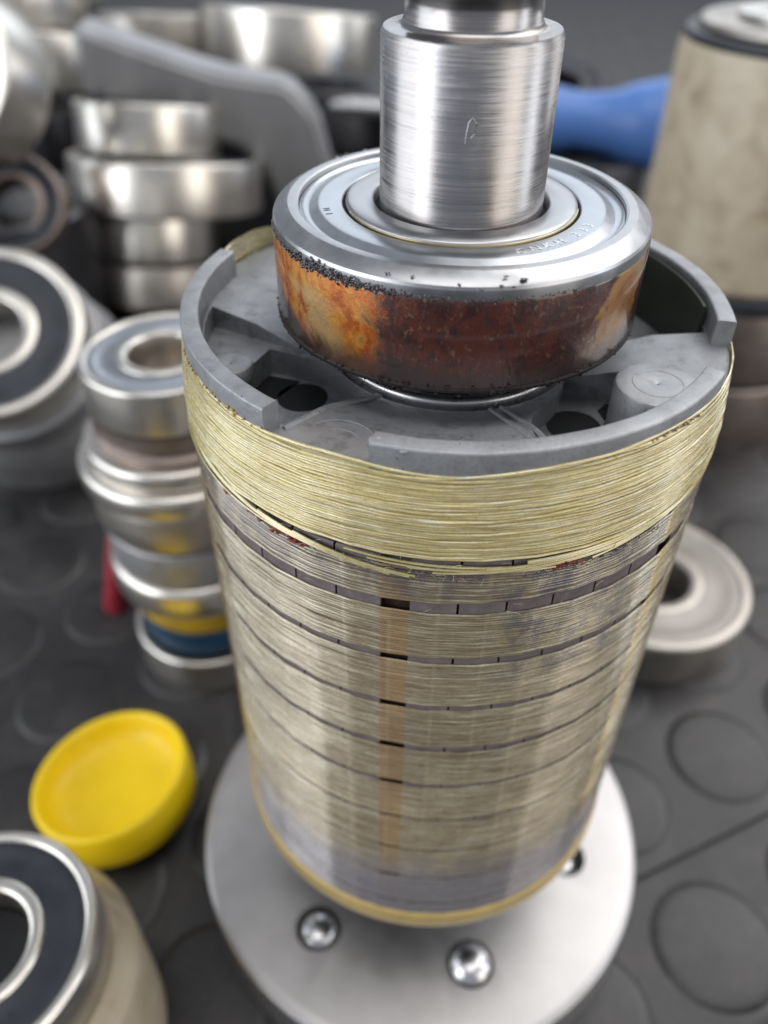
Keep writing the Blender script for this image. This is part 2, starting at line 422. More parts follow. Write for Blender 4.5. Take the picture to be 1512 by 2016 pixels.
# ------------------------------------------------------------------ the rubber mat
def ground():
    me = mesh('ground', *prism([(-2500, -1200), (2500, -1200), (2500, 3000), (-2500, 3000)], -6, -1.6), smooth=False)
    g = link('ground', me, M['rubber']); g['kind'] = 'structure'
    # the sheets of the mat with their round studs; one seam runs beside the flange
    sa = math.atan2(19, 37); ux, uy = math.cos(sa), math.sin(sa); nx, ny = -uy, ux
    def P(u, v): return (55+u*ux+v*nx, -6+u*uy+v*ny)
    me = mesh('studs', *lathe_data([(0, -1), (13.4, -1), (14.9, .02), (14.5, .35), (13.4, .72), (12, .85), (0, .9)], 24, closed=False))
    k = 0
    for name, v0, v1 in (('rubber_mat', .9, 1400), ('rubber_mat', -900, -.9)):
        s = link(name, mesh(name, *prism([P(-1500, v0), P(1500, v0), P(1500, v1), P(-1500, v1)], -1.6, 0), smooth=False), M['rubber']); s['kind'] = 'structure'
        bm_v, bm_f = [], []
        base = [(v.co.x/S, v.co.y/S, v.co.z/S) for v in me.vertices]; bf = [tuple(p.vertices) for p in me.polygons]
        first = 300; cnt = 0; spots = []
        for i in range(-30, 34):
            for j in range(0, 28):
                u = i*36.5+(18.2 if j % 2 else 0)+7
                v = (19.5 if v0 > 0 else -19.5)+(1 if v0 > 0 else -1)*j*31.5
                x, y = P(u, v)
                d = math.hypot(x+5, y+103)
                if y < -160 or d > 1400: continue
                if abs(x+10) > 60+.62*(y+190): continue
                spots.append((d, x, y))
        spots.sort()
        for d, x, y in spots[:140]:
            o = bpy.data.objects.new('stud', me); C.objects.link(o); o.parent = s; o.location = (x*S, y*S, 0)
        if spots[140:]:
            for d, x, y in spots[140:]:
                b0 = len(bm_v); bm_v += [(a+x, b+y, c) for a, b, c in base]; bm_f += [tuple(q+b0 for q in f) for f in bf]
            o = link('far_studs', mesh('far_studs', bm_v, bm_f), M['rubber'], s); o['kind'] = 'stuff'
    me.materials.append(M['rubber'])
ground()

# ------------------------------------------------------------------ the main rotor
Z0 = 165.0                         # height of the bearing face above the mat
TH = 1.0
def arc_pt(r, a, z): return (r*math.cos(R(a)), r*math.sin(R(a)), z)
rotor = thing('rotor', 'upright motor rotor wrapped in yellow and tan fibre bands above a round flange', 'rotor')

# shaft
lathe('shaft', [(0, 44), (9.9, 44), (10.15, 44.4), (10.15, 183.0), (9.85, 183.55), (8.6, 183.65), (7.95, 183.8), (7.62, 184.4), (7.55, 186.0), (7.55, 187.2), (7.75, 187.6), (7.78, 200), (7.5, 200.3), (0, 200.3)], M['shaft'], rotor, 160, sharp=50)
tubes('scratch', [[arc_pt(10.17, a, z) for a, z in ((-92.5, 174.2), (-92.2, 175.2), (-91, 176.4), (-89, 176.8), (-86.2, 176.2), (-87.2, 175.2), (-89.4, 174.8))]], M['ring_top'], rotor, .05, 4)
# core under the wraps
lathe('core', [(10.2, 47), (36.0, 47), (36.2, 47.4), (36.2, 133.7), (35.6, 134), (10.2, 134)], M['void'], rotor, 128)
# magnets: six groups of six long blocks around the core
def magnet_mesh(w, r0, r1, z0, z1, n=3):
    pr = []
    return lathe_data(rbox(r0, r1, z0, z1, .22, 1), n, -w/2, w/2)
mg = mesh('magnet', *magnet_mesh(8.66, 35.6, 36.75, 48, 137.2)); mg.materials.append(M['magnet'])
for g in range(6):
    for k in range(6):
        o = bpy.data.objects.new('magnet', mg); C.objects.link(o); o.parent = rotor
        o.rotation_euler = (0, 0, R(-100+60*g+2.6+4.57+9.13*k)); o.location = (0, 0, rnd.uniform(-.15, .15)*S)
# fibre wraps: threads wound side by side, each its own ridge
def facet(a):
    # the wraps lie flat over every magnet, so the drum is faceted
    p = (a+100+2.6+720) % 60
    c, h = (57.4, 2.6) if p > 54.8 else ((int(p/9.13)+.5)*9.13, 4.565)
    return 37*(math.cos(R(4.565))/math.cos(R(min(h, abs(p-c))))-1)+.06
def wrap(name, z0, z1, rf, m_, pitch=.42, seg=288, parent=rotor, wav=.1, a0=0, a1=360, topf=None, botf=None, amp=.07, fray=0, flat=1.0, name2=False):
    vs, fs, tone = [], [], []
    n = max(2, int(round((z1-z0)/pitch)))
    full = abs(a1-a0) > 359
    cnt = seg if full else seg+1
    # backing skin
    prof_n = 7
    for i in range(cnt):
        a = a0+(a1-a0)*i/seg; t = topf(a) if topf else 0; b_ = botf(a) if botf else 0
        for k in range(prof_n):
            f = k/(prof_n-1); z = (z0+b_+.1)+((z1+t-.1)-(z0+b_+.1))*f
            vs.append(arc_pt(rf(f)-.10+flat*facet(a), a, z)); tone.append(.12)
    for i in range(seg):
        j = (i+1) % cnt
        for k in range(prof_n-1): fs.append((i*prof_n+k, j*prof_n+k, j*prof_n+k+1, i*prof_n+k+1))
    for q in range(n):
        f = (q+.5)/n; p1, p2, p3 = [rnd.uniform(0, 6.28) for _ in range(3)]
        w1 = rnd.uniform(.3, 1)*wav; w2 = rnd.uniform(.1, .6)*wav; tn = rnd.random()*.8+.2; b0 = len(vs)
        k1, k2 = rnd.choice((2, 3, 4, 5)), rnd.choice((7, 9, 12, 17)); rs = rnd.uniform(-.03, .05); hw = pitch*rnd.uniform(.5, .68)
        if fray and (q < 2 or q > n-3): w1 *= fray; rs += .03
        for i in range(cnt):
            a = a0+(a1-a0)*i/seg; ar = R(a)
            t = topf(a) if topf else 0; b_ = botf(a) if botf else 0
            zc = (z0+b_)+((z1+t)-(z0+b_))*f+w1*math.sin(k1*ar+p1)+w2*math.sin(k2*ar+p2)
            rr = rf(f)+rs+amp*.35*math.sin((k1+k2)*ar+p3)+flat*(1-.6*(f if name2 else 0))*facet(a)
            for dr, dz in ((-.12, -hw), (.05, -hw*.55), (.105, 0), (.05, hw*.55), (-.12, hw)):
                vs.append(arc_pt(rr+dr, a, zc+dz)); tone.append(tn)
        for i in range(seg):
            j = (i+1) % cnt
            for k in range(4): fs.append((b0+i*5+k, b0+j*5+k, b0+j*5+k+1, b0+i*5+k+1))
    me = bpy.data.meshes.new(name); me.from_pydata([(x*S, y*S, z*S) for x, y, z in vs], [], fs)
    me.polygons.foreach_set('use_smooth', [True]*len(me.polygons))
    at = me.attributes.new('tone', 'FLOAT', 'POINT'); at.data.foreach_set('value', tone); me.update()
    o = link(name, me, m_, parent); o['kind'] = 'stuff'
    return o
wrap('fibre_band', 130.65, 135.9, lambda f: 37.0, M['yarn_body'], wav=.16, fray=2.0, topf=lambda a: .35*math.sin(R(a*2+40))+.2*math.sin(R(a*7)))
for k in range(8):
    c0, c1 = 129.66-9.746*k, 129.66-9.746*(k+1)
    wrap('fibre_band', c1+(.6 if k < 4 else .45), c0-(.95 if k == 0 else .6 if k < 4 else .45), lambda f: 37.0, M['yarn_body'], seg=240 if k > 3 else 288)
wrap('fibre_band', 48.0, 129.66-9.746*8-.45, lambda f: 37.0, M['yarn_body'], seg=200, pitch=.36)
# upper yellow band: climbs from the magnets to the rim and stands higher in the gap behind
def ytop(a):
    a = (a+360) % 360
    d = abs(a-149); return 3.0*max(0, 1-(d/17)**2)+.12*math.sin(R(a*9))+.5*math.exp(-((a-305)/28)**2)*1.8
wrap('fibre_band', 137.9, 149.4, lambda f: 37.2-.75*max(0, f-.35)/.65+.1*math.sin(f*3.1), M['yarn'], pitch=.31, seg=320, wav=.17, topf=ytop, fray=2.5, amp=.12, flat=.8, name2=True)
# loose yarns that bridge down to the body
paths = []
def yarn_path(a0, a1, z0, z1, r0=37.5, r1=37.3, n=26, sag=0):
    return [arc_pt(r0+(r1-r0)*i/n, a0+(a1-a0)*i/n, z0+(z1-z0)*i/n+sag*math.sin(math.pi*i/n)) for i in range(n+1)]
for a0, a1, z0, z1 in ((-150, -104, 139.2, 135.3), (-148, -112, 138.6, 135.9), (-128, -98, 137.4, 134.9), (-118, -100, 137.0, 135.0), (-104, -70, 137.0, 136.0), (-98, -60, 136.6, 136.5), (-92, -57, 136.1, 136.6), (-84, -46, 136.4, 137.2), (-66, -34, 136.0, 138.4), (-60, -20, 136.6, 138.9), (-110, -78, 137.6, 136.7), (-75, -30, 137.2, 137.8), (-170, -120, 137.8, 136.4)):
    for q in range(rnd.choice((1, 2))):
        paths.append(yarn_path(a0+rnd.uniform(-2, 2), a1+rnd.uniform(-2, 2), z0+q*.28, z1+q*.25+rnd.uniform(-.1, .1), 37.42, 37.32))
o = tubes('loose_yarn', paths, M['yarn'], rotor, .17, 6); o['kind'] = 'stuff'
# single frayed hairs
paths = []
for i in range(80):
    a = rnd.uniform(-128, -42); z = rnd.choice((135.6, 135.2, 136.6, 129.6, 135.9))+rnd.uniform(-.8, .8)
    l = rnd.uniform(.8, 2.6); da = rnd.uniform(-3, 3); dz = rnd.uniform(-1.0, 1.2)
    paths.append([arc_pt(37.1+.55*math.sin(t*1.5)*l*.4, a+da*t, z+dz*t+.2*math.sin(3*t)) for t in [q/6 for q in range(7)]])
o = tubes('frayed_hair', paths, M['fibre'], rotor, .022, 3); o['kind'] = 'stuff'
# grey fluff and red-brown glue between the wraps
it = []
for i in range(800):
    a = rnd.choice((rnd.uniform(-118, -46), rnd.uniform(-96, -84), rnd.uniform(-74, -56))); it.append((arc_pt(37.1+rnd.uniform(0, .16), a, 135.7+rnd.gauss(0, .6)), (rnd.uniform(.04, .15),)*2+(rnd.uniform(.03, .09),)))
o = lumps('fluff', it, M['fluff'], rotor); o['kind'] = 'stuff'
it = []
for i in range(60):
    a = rnd.choice((rnd.uniform(-140, -117), rnd.uniform(-72, -66), rnd.uniform(-126, -119))); it.append((arc_pt(36.85+rnd.uniform(0, .2), a, 135.9+rnd.gauss(0, .3)), (.5, .5, .28)))
o = lumps('glue_crumbs', it, M['redbrown'], rotor); o['kind'] = 'stuff'
lathe('resin_ring', rbox(30, 37.6, 42.9, 48.0, .9, 3), M['resin'], rotor, 128)

# cast end plate -------------------------------------------------
deck_z = 146.6
def end_plate():
    prof = [(10.4, 134.1), (35.5, 134.1), (35.5, 138.4), (36.3, 138.4), (36.3, 148.6), (33.5, 148.5), (27, 147.7), (20, 145.3), (17.0, 144.4), (16.4, 143.6), (10.4, 143.6)]
    vs, fs = lathe_data(prof, 128)
    cut = []
    def rot(p, a): c, s = math.cos(R(a)), math.sin(R(a)); return [(x*c-y*s, x*s+y*c) for x, y in p]
    def sector(r0, r1, a0, a1, n=14): return [arc_pt(r1, a0+(a1-a0)*i/n, 0)[:2] for i in range(n+1)]+[arc_pt(r0, a1-(a1-a0)*i/n, 0)[:2] for i in range(n+1)]
    step = [(-33.6, 1.2), (-24, -3.4), (-16.6, -6.6), (-13.6, -11.0)]+[arc_pt(33.8, -131-(178-131)*i/10, 0)[:2] for i in range(11)]
    cut.append(prism(step, 145.4, 155))
    pl = [(-28.4, -17.4), (-28.6, -13.8), (-24.9, -4.6), (-16.9, -7.6), (-14.2, -9.6), (-11.0, -14.4), (-19.0, -27.6), (-22.6, -24.9)]
    cut.append(prism(pl, 141.6, 155))
    pr = [(15.0, -8.0), (24.6, -10.6), (23.0, -14.5), (20.8, -18.5), (24.0, -24.0), (20.5, -27.0), (9.2, -30.0), (8.6, -24.0), (9.6, -19.0), (13.4, -13.0)]
    cut.append(prism(pr, 141.6, 155))
    cut.append(prism(sector(21, 33.9, -4, 50), 141.5, 155))
    cut.append(prism(sector(19, 31, 66, 104), 140.2, 155))
    cut.append(prism(sector(19, 31, 112, 130), 140.2, 155))
    o = link('end_plate', cut_mesh('end_plate', vs, fs, cut), M['cast_deck'], rotor)
    # black plates on the pocket floors, painting the shade of deep openings
    for nme, poly in (('hole_shade', circle(-19.9, -10.6, 3.4)), ('hole_shade', [(-27.2, -10.2), (-25.2, -5.4), (-20.6, -6.6), (-22.4, -9.6), (-24.6, -13.4)]),
                      ('hole_shade', circle(15.6, -15.4, 3.5)), ('hole_shade', [(19.2, -11.6), (20.5, -9.9), (24.3, -10.8), (22.4, -14.6), (20.2, -15.6)])):
        link(nme, mesh(nme, *prism(poly, 141.4, 141.66), smooth=False), M['black'], o)
    # ejector marks and bosses
    lathe('boss', rbox(0.01, 5.2, 140.3, 148.9, .5), M['cast'], o, 48, loc=(24.6, -16.3, 0))
    lathe('boss_mark', rbox(2.9, 3.15, 148.5, 148.96, .08), M['cast'], o, 48, loc=(24.6, -16.3, 0))
    lathe('boss', rbox(0.01, 2.9, 144.0, 146.3, .5), M['cast'], o, 48, loc=(-29.2, -10.0, 0))
    for r_ in (2.6, 4.4):
        lathe('boss_mark', rbox(r_, r_+.2, 147.5, 148.15, .08), M['cast'], o, 48, a0=10, a1=200, loc=(-13.5, -29.6, 0))
    # thin ridges of the spokes
    for a, off in ((-125.8, .5), (-124.6, -.2), (-72.0, .9), (-72.0, -.6)):
        c, s = math.cos(R(a)), math.sin(R(a)); q = []
        for i in range(12):
            r_ = 16.8+(34.0-16.8)*i/11; z = (144.3+(r_-17)*.36 if r_ < 20 else 145.3+(r_-20)*.343 if r_ < 27 else 147.7+(r_-27)*.12)
            q.append((c*r_-s*off, s*r_+c*off, z))
        tubes('ridge', [q], M['cast'], o, .34, 6)
    # dark green lining added over the inner rim wall to deepen its shade
    lathe('shade_lining', rbox(33.25, 33.7, 141.6, 151.4, .1), M['dark_green'], o, 48, a0=-1, a1=49)
    return o
ep = end_plate()
lathe('hub_ring', rbox(14.4, 16.35, 140.5, 145.5, .7, 3), M['screw'], rotor, 128)
lathe('bearing_seat', rbox(10.2, 13.0, 140.5, 150.8, .2), M['dark_steel'], rotor, 96)

# rim segments with gaps
def rim(a0, a1):
    prof = rbox(34.0, 36.42, 146.9, 152.25, .32, 3)
    vs, fs = lathe_data(prof, int((a1-a0)/1.2), a0, a1)
    vs = [(x, y, z+(.05*math.sin(math.degrees(math.atan2(y, x))*.16)+.02*math.sin(math.degrees(math.atan2(y, x))*.6) if z > 150 else 0)) for x, y, z in vs]
    me = mesh('rim_segment', vs, fs)
    bm = bmesh.new(); bm.from_mesh(me); bmesh.ops.recalc_face_normals(bm, faces=bm.faces)
    es = [e for e in bm.edges if not e.smooth]
    bm.to_mesh(me); bm.free()
    return link('rim_segment', me, M['cast'], rotor)
for a0, a1 in ((-199.5, -126.0), (-105.0, -31.5), (-10.0, 62.0), (72.0, 136.5)): rim(a0, a1)
lumps('cast_burr', [(arc_pt(35.2, -104.3, 151.9), (1.1, .9, .55)), (arc_pt(36.3, -99, 151.8), (.7, .3, .22))], M['cast'], rotor, .08)
# glossy beads of resin along the rim and the yarn
it = [(arc_pt(36.55, rnd.uniform(-160, -126), 149.5+rnd.uniform(-.3, .3)), (rnd.uniform(.1, .35), rnd.uniform(.1, .35), .15)) for i in range(46)]
it += [(arc_pt(36.5, rnd.uniform(-66, -40), 150.0+rnd.uniform(-.4, .2)), (rnd.uniform(.1, .4), rnd.uniform(.1, .3), .14)) for i in range(30)]
o = lumps('resin_beads', it, M['resin'], rotor, .2); o['kind'] = 'stuff'

# ------------------------------------------------------------------ the bearing on the shaft
brg = thing('ball_bearing', 'shielded ball bearing pressed on the shaft, its outer ring scorched brown and amber', 'bearing', (0, 0, Z0-14))
Zb = 14.0
outer_prof = [(20.2, 13.3), (20.25, 13.85), (20.5, 14.0), (21.5, 14.0), (21.62, 13.97), (23.0, 13.2), (23.3, 12.95), (23.45, 12.6), (23.5, 12.2),
              (23.5, 11.4), (20.2, 11.4)]
lathe('outer_ring', outer_prof, M['ring_top'], brg, 192, sharp=16)
lathe('outer_band', [(20.2, 11.4), (23.52, 11.42), (23.60, 11.2), (23.60, .9), (23.3, .4), (22.6, 0), (20.2, 0)], M['burnt'], brg, 192, sharp=60)
lathe('shield', [(14.75, 13.2), (14.8, 13.5), (15.0, 13.62), (17.5, 13.62), (17.9, 13.55), (18.9, 12.95), (19.3, 12.9), (19.7, 13.1), (19.9, 13.35), (20.12, 13.3), (20.15, 12.6), (14.75, 12.6)], M['shield'], brg, 192, sharp=50)
lathe('shield', [(14.75, .4), (20.15, .4), (20.15, 1.2), (14.75, 1.2)], M['shield'], brg, 96)
lathe('inner_ring', [(10.85, .2), (10.85, 13.7), (11.15, 14.0), (14.0, 14.0), (14.33, 13.8), (14.4, 13.5), (14.4, .2)], M['ring_top'], brg, 160, sharp=60)
lathe('ring_edge', rbox(14.22, 14.50, 13.0, 13.72, .08), M['brass_edge'], brg, 128, a0=-160, a1=-10)
lathe('gap', [(10.2, 12.6), (10.85, 12.6), (10.85, 12.2), (10.2, 12.2)], M['black'], brg, 96)  # black filler painting the shade between shaft and inner ring
lathe('gap', [(14.4, 12.8), (14.76, 12.8), (14.76, 12.4), (14.4, 12.4)], M['black'], brg, 96)  # black filler painting the shade between inner ring and shield
# crust of burnt glue along the upper edge and flakes on the face
it = []
for i in range(620):
    a = rnd.gauss(-128, 16) if i < 380 else rnd.uniform(-172, -58)
    a = max(-176, min(-50, a)); thick = math.exp(-((a+130)/20)**2)
    z = 11.6+rnd.gauss(.1*thick, .12+.24*thick); r_ = 23.48+rnd.uniform(-.05, .12)-max(0, z-12.5)*.8
    s_ = rnd.uniform(.07, .18)+.22*thick*rnd.random()
    it.append((arc_pt(r_, a, z), (s_, s_, s_*.8)))
lathe('glue_bead', [(22.6, -.1), (23.3, -.05), (23.68, .25), (23.72, .6), (23.5, .95), (22.6, .95)], M['dull_grit'], brg, 160)
low = []
for i in range(220):
    a = rnd.uniform(-176, -20); low.append((arc_pt(23.42+rnd.uniform(-.1, .1), a, .6+rnd.gauss(0, .35)), (rnd.uniform(.2, .4), rnd.uniform(.2, .4), rnd.uniform(.1, .2))))
for a, r_, z, s_ in ((-74.5, 23.0, 13.45, .42), (-80.5, 23.25, 13.0, .38), (-77.4, 23.3, 12.85, .30), (-79.6, 22.6, 13.75, .2), (-92, 23.2, 13.1, .26), (-86, 23.3, 12.7, .3), (-88, 23.3, 12.7, .22), (-104, 22.9, 13.5, .18), (-111, 23.0, 13.4, .22)):
    for q in range(4): it.append((arc_pt(r_+rnd.uniform(-.12, .12), a+rnd.uniform(-.6, .6), z+rnd.uniform(-.1, .1)), (s_*.6, s_*.6, s_*.35)))
for a in (128, 131, 134, 137, 125, 133, 129): it.append((arc_pt(23.2, a, 12.9+rnd.random()*.6), (.5, .5, .35)))
o = lumps('burnt_crust', it, M['grit'], brg, .4); o['kind'] = 'stuff'
o = lumps('lower_crust', low, M['dull_grit'], brg, .4); o['kind'] = 'stuff'
# stamped characters on the shield
def stamp(txt, ang, r_, size, par, m_, z):
    cu = bpy.data.curves.new('stamp', 'FONT'); cu.body = txt; cu.size = size*S; cu.extrude = .03*S; cu.align_x = 'CENTER'; cu.align_y = 'CENTER'
    to = bpy.data.objects.new('stamp', cu); C.objects.link(to)
    dg = bpy.context.evaluated_depsgraph_get(); dg.update()
    me = bpy.data.meshes.new_from_object(to.evaluated_get(dg)); bpy.data.objects.remove(to)
    o = link('stamped_character', me, m_, par, arc_pt(r_, ang, z), (0, 0, R(ang+90)))
    return o
for t, a in (('C', -68), ('N', -61.5), ('K', -55.5), ('H', -49), ('3', -38.5), ('3', -32.5), ('3', -27)):
    stamp(t, a, 16.6, 1.7, brg, M['screw'], 13.64)
for t, a in (('H', -165), ('I', -160)): stamp(t, a, 17.0, 1.2, brg, M['dark_steel'], 13.63)

# ------------------------------------------------------------------ flange under the rotor
fl = thing('flange_plate', 'round satin aluminium flange under the rotor with screws sunk in its holes', 'flange', (0, 0, 0))
vs, fs = lathe_data([(12, 0), (50.6, 0), (51.6, 1), (51.6, 13.9), (51.3, 14.7), (50.6, 15.15), (48.6, 15.4), (12, 15.4)], 160)
HA = [231.5, 288.9, 346.3, 46, 106, 168]
pl = link('plate', cut_mesh('plate', vs, fs, [prism(circle(*arc_pt(34.9, a, 0)[:2], 5.0, 40), 6.5, 20) for a in HA]), M['flange'], fl)
scr = None
for i, a in enumerate(HA):
    x, y, _ = arc_pt(34.9, a, 0)
    up = (1.2, 3.4, -1.5, 0, 0, 0)[i]
    s_ = lathe('screw_head', [(0, 7), (4.5, 7), (4.6, 11.0), (4.4, 12.2), (3.8, 13.2), (2.8, 14.0), (1.5, 14.5), (0, 14.6)], M['screw'], fl, 40, loc=(x, y, up), sharp=50)
lathe('neck', rbox(10.3, 17, 15.4, 43.8, .4), M['dark_steel'], rotor, 64)

# ------------------------------------------------------------------ loose bearings and other parts behind
def bearing(label, od, bore, wd, loc, rot=(0, 0, 0), seal='rubber', steel='bearing', group=None, seg=72, bare=False):
    """loose ball bearing; loc is the centre of its lower face"""
    t = thing('ball_bearing', label, 'bearing', loc, rot, group)
    ro, rb = od/2, bore/2; th = (ro-rb); c = min(1.2, wd*.08)
    lathe('outer_ring', rbox(ro-th*.20, ro, 0, wd, c, 3), M[steel], t, seg)
    lathe('inner_ring', rbox(rb, rb+th*.24, 0, wd, c, 3), M[steel], t, seg)
    sm = {'rubber': M['seal'], 'metal': M['shield'], 'beige': M['bearing_beige']}[seal]
    for z0, z1 in ((wd-1.3, wd-.5), (.5, 1.3)):
        lathe('seal', [(rb+th*.235, z0), (ro-th*.195, z0), (ro-th*.195, z1-.2), (ro-th*.3, z1), (ro-th*.36, z1-.25), (rb+th*.40, z1-.25), (rb+th*.235, z1)], sm, t, seg)
    return t
tilt = Matrix
def off(loc, rot, h):
    v = Euler(rot).to_matrix() @ Vector((0, 0, h)); return (loc[0]+v.x, loc[1]+v.y, loc[2]+v.z)
# leaning stack of four behind left
TR = (R(-13), R(2), 0)
p = (-143, 300, 2); g = 'bearings in the leaning stack behind the rotor'
h = 0
for lab, od, bo, wd, dx, st in (('brownish bearing at the bottom of the leaning stack', 66, 30, 21, 2, 'bearing_dull'), ('small steel bearing, third from the top of the leaning stack', 62, 30, 22, 0, 'bearing'),
                            ('widest bearing of the leaning stack, second from its top', 94, 45, 24, 8, 'bearing'), ('topmost bearing of the leaning stack, narrower than the one below', 68, 32, 22, 0, 'bearing')):
    q = off(p, TR, h); bearing(lab, od, bo, wd, (q[0]+dx, q[1], q[2]), TR, steel=st, group=g); h += wd+1.5
# pair at the back centre
TR2 = (R(-9), R(3), 0)
bearing('large dark bearing lying under the wide shiny one at the back', 120, 60, 34, (-78, 500, 26), TR2, steel='dark_steel', seal='rubber')
bearing('wide shiny bearing near the top edge, left of the shaft', 118, 60, 33, (-99, 525, 66), TR2)
bearing('steel bearing under the dark one at the back, partly hidden', 100, 45, 25, (-80, 505, 0))
# top left pair
TR3 = (R(-10), R(8), 0)
bearing('shiny bearing at the top left beneath a tan one', 84, 40, 28, (-232, 425, 77), TR3)
bearing('tan coloured bearing at the top left corner, topmost of its pile', 78, 36, 26, (-246, 440, 108), TR3, steel='bearing')
bearing('dark bearing low in the top left pile', 90, 40, 60, (-236, 430, 8), (0, 0, 0), steel='dark_steel')
bearing('dull bearing far back between the tan one and the wide shiny one', 90, 40, 30, (-196, 560, 60), (R(-8), 0, 0), steel='bearing_dull')
bearing('dull bearing under the far back one', 96, 40, 58, (-196, 566, 0), (0, 0, 0), steel='bearing_brown')
bearing('shiny bearing standing far back at the top left, its rim at the picture edge', 100, 40, 32, (-300, 600, 92), (R(-8), R(5), 0))
bearing('dark bearing under the shiny far back one', 100, 40, 88, (-300, 604, 0), (0, 0, 0), steel='dark_steel')
# big ring on its edge at the left border
bearing('big bearing standing on its edge at the left border, pale face to the viewer', 66, 24, 26, (-188, 262, 112), (R(58), R(-28), 0), seal='metal')
bearing('dark bearing tilted below the big one at the left border', 44, 22, 16, (-186, 262, 60), (R(52), R(12), 0), steel='bearing_brown')
# support under these
lathe('tin', [(0, 0), (38, 0), (38, 60), (36, 62), (0, 62)], M['dark_steel'], None, 64, loc=(-196, 275, 0))
o = bpy.data.objects[-1] if False else [x for x in bpy.data.objects if x.name == 'tin'][0]
o['label'] = 'dark round tin under the bearings at the left border'; o['category'] = 'tin'

# bearing on a tilted motor end at the left
A8 = Euler((R(35), R(6), 0))
def along(base, e, h): v = e.to_matrix() @ Vector((0, 0, h)); return tuple(base[i]+v[i] for i in range(3))
c8 = (-146.5, 134.4, 70.2)
eb = tuple(A8)
bearing('black sealed bearing facing the viewer on the tilted motor end at the left', 62, 23, 14, along(c8, A8, -14), eb, seg=96)
hs = thing('motor_end', 'smooth grey cast motor end leaning under the black sealed bearing', 'motor part', along(c8, A8, -80), eb)
lathe('housing', [(0, 0), (36, 0), (38, 2), (38, 40), (35, 52), (30, 58), (24, 64.5), (0, 65)], M['cast_bg'], hs, 96)
lathe('collar', rbox(24.5, 33.5, 52, 65.2, 1), M['cast_bg'], hs, 96)

# stepped column behind left: hub stack
bx, by = -65.5, 68
bearing('small shielded bearing on top of the stepped metal column', 40, 17, 12, (bx, by, 91), seal='metal', steel='bearing', seg=96)
colm = thing('stepped_hub', 'stepped metal hub column with shiny flange, left of the wrapped rotor', 'machine part', (bx, by, 33))
lathe('hub_neck', [(0, 40), (20.2, 40), (20.2, 51), (19.0, 52), (19.0, 53.6), (20.0, 54.2), (20.0, 57.6), (0, 57.8)], M['bearing_brown'], colm, 96)
lathe('flange', rbox(.01, 26, 37, 44, 1.8, 3), M['bearing'], colm, 96)
lathe('ring', rbox(.01, 23.4, 43.9, 49.5, 1.6, 3), M['bearing'], colm, 96)
lathe('drum', rbox(.01, 23.6, 11, 23.4, 1.2, 3), M['cast_bg'], colm, 96)
lathe('groove', rbox(.01, 22.4, 23.3, 24.6, .2, 2), M['dark_steel'], colm, 96)
lathe('upper_drum', rbox(.01, 24.4, 24.5, 37.2, 1.5, 3), M['bearing_dull'], colm, 96)
lathe('lower_ring', rbox(.01, 24.8, 0, 11.2, 2.4, 3), M['bearing'], colm, 96)
sp = thing('labelled_spool', 'dark spool with yellow and blue label bands under the stepped hub', 'spool', (bx, by, 13.1))
lathe('body', rbox(.01, 19.5, 0, 19.8, .8), M['seal'], sp, 64)
lathe('yellow_band', rbox(19, 20.2, 10.2, 19, .3), M['label_yellow'], sp, 64)
lathe('blue_band', rbox(19, 20.2, .8, 10.0, .3), M['label_blue'], sp, 64)
bearing('steel bearing lying on the mat at the foot of the stepped column', 46, 20, 13, (bx, by, 0), seal='rubber', seg=96)
rc = thing('red_connector', 'small dark red plastic plug between the column and the dark mat', 'plug', (-101, 78, 0), (R(0), R(14), R(25)))
lathe('plug_body', rbox(.01, 4.4, 0, 30, .8), M['red'], rc, 24)
lathe('plug_pin', rbox(.01, 1.6, 29.9, 34, .4), M['bearing_dull'], rc, 16)

# cast bracket arm
def bracket():
    t = thing('cast_bracket', 'long grey cast aluminium arm bending down behind the bearing stack', 'bracket', (-86, 330, 0), (0, 0, R(6)))
    outer = [(-84, 125), (-60, 117), (-20, 104), (14, 99), (28, 84), (36, 52), (40, 0), (12, 0), (6, 40), (0, 58), (-12, 70), (-34, 80), (-70, 92), (-86, 96)]
    vs, fs = prism(outer, 0, 30)
    me = mesh('arm', [(x, z, y) for x, y, z in vs], fs, smooth=False)
    bm = bmesh.new(); bm.from_mesh(me); bmesh.ops.recalc_face_normals(bm, faces=bm.faces)
    bmesh.ops.bevel(bm, geom=bm.edges[:], offset=3*S, segments=3, affect='EDGES'); 
    bm.to_mesh(me); bm.free(); finish(me, 60)
    link('arm', me, M['cast_bg'], t)
    vs, fs = prism([(-82, 94), (-70, 92), (-34, 80), (-12, 70), (0, 58), (6, 40), (10, 0), (-40, 0), (-60, 40)], 10, 16)
    link('web', mesh('web', [(x, z, y) for x, y, z in vs], fs, smooth=False), M['dark_steel'], t)
bracket()

